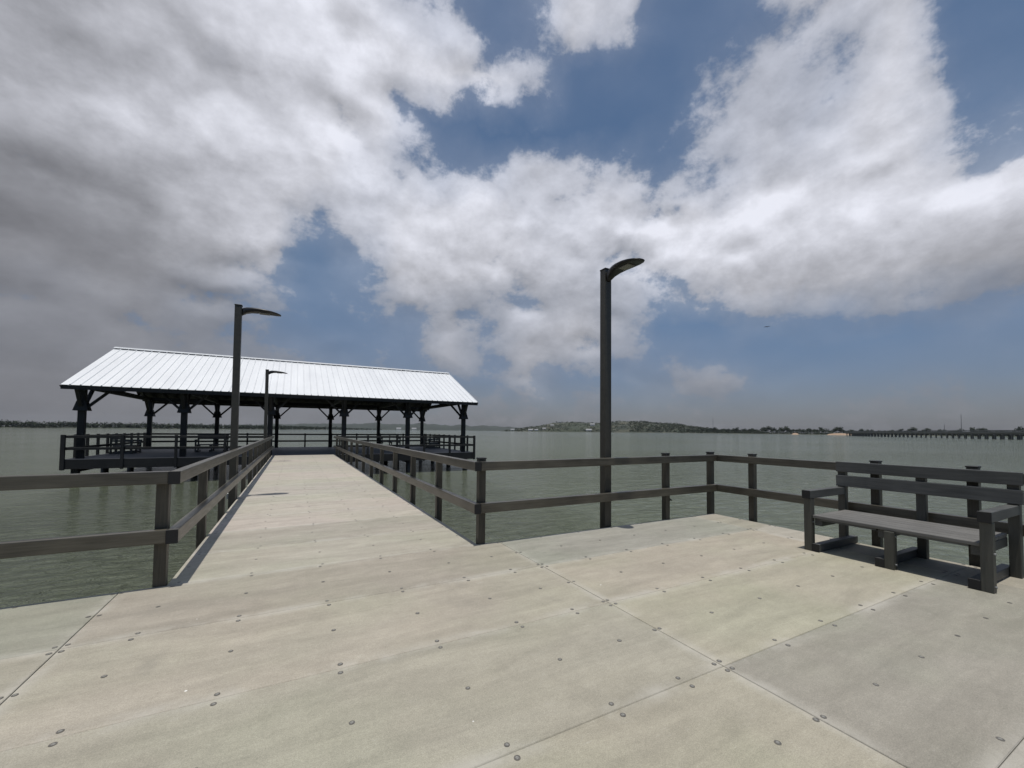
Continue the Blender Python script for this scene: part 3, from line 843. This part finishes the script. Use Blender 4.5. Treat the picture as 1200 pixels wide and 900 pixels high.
# ------------------------------------------------------------------ sky: Nishita plus broken cumulus
SUN = Vector((-.062, -.12, 1.0)).normalized()
sun_el = math.asin(SUN.z); sun_az = math.atan2(SUN.x, SUN.y)
world = bpy.data.worlds.new('World'); scene.world = world; world.use_nodes = True
nt = world.node_tree; bg = nt.nodes['Background']
sky = N(nt, 'ShaderNodeTexSky', sky_type='NISHITA'); sky.sun_disc = False
sky.sun_elevation = sun_el; sky.sun_rotation = sun_az
sky.air_density = 1.0; sky.dust_density = 1.2; sky.ozone_density = 1.5
STR = .10
bg.inputs['Strength'].default_value = STR
tc = N(nt, 'ShaderNodeTexCoord'); D = tc.outputs['Generated']
wn = tex_noise(nt, D, 3.2, 3, .55, 0, 'Color'); wn2 = tex_noise(nt, D, 11.0, 5, .6, 0, 'Color')
def warp(vec, nz, amp):
    s = N(nt, 'ShaderNodeVectorMath', operation='SUBTRACT'); L(nt, nz, s.inputs[0]); s.inputs[1].default_value = (.5, .5, .5)
    k = N(nt, 'ShaderNodeVectorMath', operation='SCALE'); L(nt, s.outputs[0], k.inputs[0]); k.inputs['Scale'].default_value = amp
    a = N(nt, 'ShaderNodeVectorMath', operation='ADD'); L(nt, vec, a.inputs[0]); L(nt, k.outputs[0], a.inputs[1])
    return a.outputs[0]
DW = warp(warp(D, wn, .05), wn2, .10)
nr_ = N(nt, 'ShaderNodeVectorMath', operation='NORMALIZE'); L(nt, DW, nr_.inputs[0])
sp = N(nt, 'ShaderNodeSeparateXYZ'); L(nt, nr_.outputs[0], sp.inputs[0])
az = math_n(nt, 'MULTIPLY', math_n(nt, 'ARCTAN2', sp.outputs[0], sp.outputs[1]), 180 / math.pi)
el = math_n(nt, 'MULTIPLY', math_n(nt, 'ARCSINE', sp.outputs[2]), 180 / math.pi)
fac = maprange(nt, az, -62, 118, 0, 1)
prev = None; pe = None
for e, data in SKY_ROWS:
    rp = N(nt, 'ShaderNodeValToRGB'); cr = rp.color_ramp; cr.interpolation = 'EASE'
    n_ = len(data) // 5
    while len(cr.elements) < n_: cr.elements.new(.5)
    for i in range(n_):
        cr.elements[i].position = i / (n_ - 1)
    for i in range(n_):
        q = data[i * 5:i * 5 + 5]; cr.elements[i].color = (int(q[:2]) / 99, int(q[2:]) / 255, 0, 1)
    L(nt, fac, rp.inputs[0])
    prev = rp.outputs[0] if prev is None else mixc(nt, maprange(nt, el, pe, e, 0, 1), prev, rp.outputs[0])
    pe = e
sc_ = N(nt, 'ShaderNodeSeparateColor'); L(nt, prev, sc_.inputs[0])
cover, lum = sc_.outputs[0], sc_.outputs[1]
# cloud texture coordinates, flattened a little
s0 = N(nt, 'ShaderNodeSeparateXYZ'); L(nt, D, s0.inputs[0])
cx = N(nt, 'ShaderNodeCombineXYZ'); L(nt, s0.outputs[0], cx.inputs[0]); L(nt, s0.outputs[1], cx.inputs[1])
L(nt, math_n(nt, 'MULTIPLY', s0.outputs[2], 1.5), cx.inputs[2])
P0 = cx.outputs[0]
n1 = tex_noise(nt, P0, 6.2, 9, .60, .10)
sh = N(nt, 'ShaderNodeVectorMath', operation='ADD'); L(nt, P0, sh.inputs[0]); sh.inputs[1].default_value = (-.006, -.012, .05)
n2 = tex_noise(nt, sh.outputs[0], 6.2, 6, .58, .10)
n3 = tex_noise(nt, P0, 19.0, 8, .66, .1)
PW = warp(P0, tex_noise(nt, P0, 7.0, 3, .6, 0, 'Color'), .10)
def puffs(vec, sc, dt):
    g = N(nt, 'ShaderNodeTexNoise', noise_type='RIDGED_MULTIFRACTAL'); g.normalize = True
    g.inputs['Scale'].default_value = sc; g.inputs['Detail'].default_value = dt; g.inputs['Roughness'].default_value = .55
    g.inputs['Lacunarity'].default_value = 2.1
    L(nt, vec, g.inputs['Vector']); return math_n(nt, 'SUBTRACT', 1.0, g.outputs['Fac'])
b1 = puffs(PW, 8.0, 5.0)
sh2 = N(nt, 'ShaderNodeVectorMath', operation='ADD'); L(nt, PW, sh2.inputs[0]); sh2.inputs[1].default_value = (-.004, -.008, .028)
b2 = puffs(sh2.outputs[0], 8.0, 4.0)
BC = .78
dens = math_n(nt, 'ADD', cover, math_n(nt, 'ADD', math_n(nt, 'MULTIPLY', math_n(nt, 'SUBTRACT', n1, .5), 1.05), math_n(nt, 'ADD', math_n(nt, 'MULTIPLY', math_n(nt, 'SUBTRACT', n3, .5), .75), math_n(nt, 'MULTIPLY', math_n(nt, 'SUBTRACT', b1, BC), .70))))
alpha = maprange(nt, dens, .40, .76, 0, 1, True)
VEIL = maprange(nt, math_n(nt, 'ARCSINE', s0.outputs[2]), .10, .5, .75, .30)
alpha = math_n(nt, 'MULTIPLY', alpha, maprange(nt, cover, .25, .92, .45, 1.0))
# soft veil where cover is low but present
alpha = math_n(nt, 'MAXIMUM', alpha, math_n(nt, 'MULTIPLY', cover, VEIL))
# light from above: thinner side towards the sun is brighter
rel = math_n(nt, 'ADD', math_n(nt, 'MULTIPLY', math_n(nt, 'SUBTRACT', n1, n2), .30), math_n(nt, 'MULTIPLY', math_n(nt, 'SUBTRACT', b1, b2), .42))
elraw = math_n(nt, 'ARCSINE', s0.outputs[2])
amp = maprange(nt, elraw, .05, .30, .5, 1.0)
amp = math_n(nt, 'MULTIPLY', amp, maprange(nt, lum, .42, .75, .35, 1.0))
l2 = math_n(nt, 'ADD', lum, math_n(nt, 'MULTIPLY', rel, amp))
l2 = math_n(nt, 'ADD', l2, math_n(nt, 'MULTIPLY', math_n(nt, 'MULTIPLY', math_n(nt, 'SUBTRACT', n3, .5), .16), amp))
l2 = math_n(nt, 'ADD', l2, maprange(nt, lum, .40, .66, .05, 0.0))
l2 = math_n(nt, 'ADD', l2, maprange(nt, l2, .55, .86, 0.0, .05))
l2 = math_n(nt, 'MINIMUM', math_n(nt, 'MAXIMUM', l2, .38), .93)
lin = math_n(nt, 'POWER', l2, 2.2)
ccol = N(nt, 'ShaderNodeCombineColor')
for i, k in enumerate((.965, .985, 1.085)): L(nt, math_n(nt, 'MULTIPLY', lin, k / STR), ccol.inputs[i])
# the clear air between the clouds, graded to a grey-blue haze low down
low = maprange(nt, elraw, .0, .42, 1, 0, True)
tint = mixc(nt, low, SKY_TINT, SKY_LOW)
skyc = mixc(nt, 1.0, sky.outputs[0], tint, 'MULTIPLY')
out = mixc(nt, alpha, skyc, ccol.outputs[0])
L(nt, out, bg.inputs['Color'])

sl = bpy.data.lights.new('sun', 'SUN'); sl.energy = SUN_E; sl.angle = rad(.53); sl.color = (1, .965, .90)
so = bpy.data.objects.new('sun', sl); col.objects.link(so)
so.rotation_euler = (-SUN).to_track_quat('-Z', 'Y').to_euler(); so.location = (0, 0, 40)

# ------------------------------------------------------------------ camera
f_px = 481.0; th, pitch, roll = rad(28.0), rad(2.1), math.atan(.009)
fw = Vector((math.sin(th) * math.cos(pitch), math.cos(th) * math.cos(pitch), math.sin(pitch)))
r = Vector((math.cos(th), -math.sin(th), 0)); up = r.cross(fw)
r2 = r * math.cos(roll) + up * math.sin(roll); up2 = up * math.cos(roll) - r * math.sin(roll)
cam = bpy.data.cameras.new('camera'); co = bpy.data.objects.new('camera', cam); col.objects.link(co)
M = Matrix((r2, up2, -fw)).transposed().to_4x4(); M.translation = (0, 0, 1.5)
co.matrix_world = M
cam.sensor_width = 36; cam.lens = 36 * f_px / 1200; cam.shift_y = (504.6 - f_px * math.tan(pitch) - 450) / 1200
cam.clip_start = .05; cam.clip_end = 12000
scene.camera = co

scene.view_settings.view_transform = 'Standard'; scene.view_settings.look = 'None'
scene.view_settings.exposure = EXPO; scene.view_settings.gamma = 1
scene.render.engine = 'CYCLES'
scene.cycles.use_denoising = True
scene.cycles.max_bounces = 8
scene.cycles.volume_bounces = 0
world.cycles.sampling_method = 'MANUAL'; world.cycles.sample_map_resolution = 512
scene.cycles.sample_clamp_indirect = 3
scene.cycles.sample_clamp_direct = 1.6
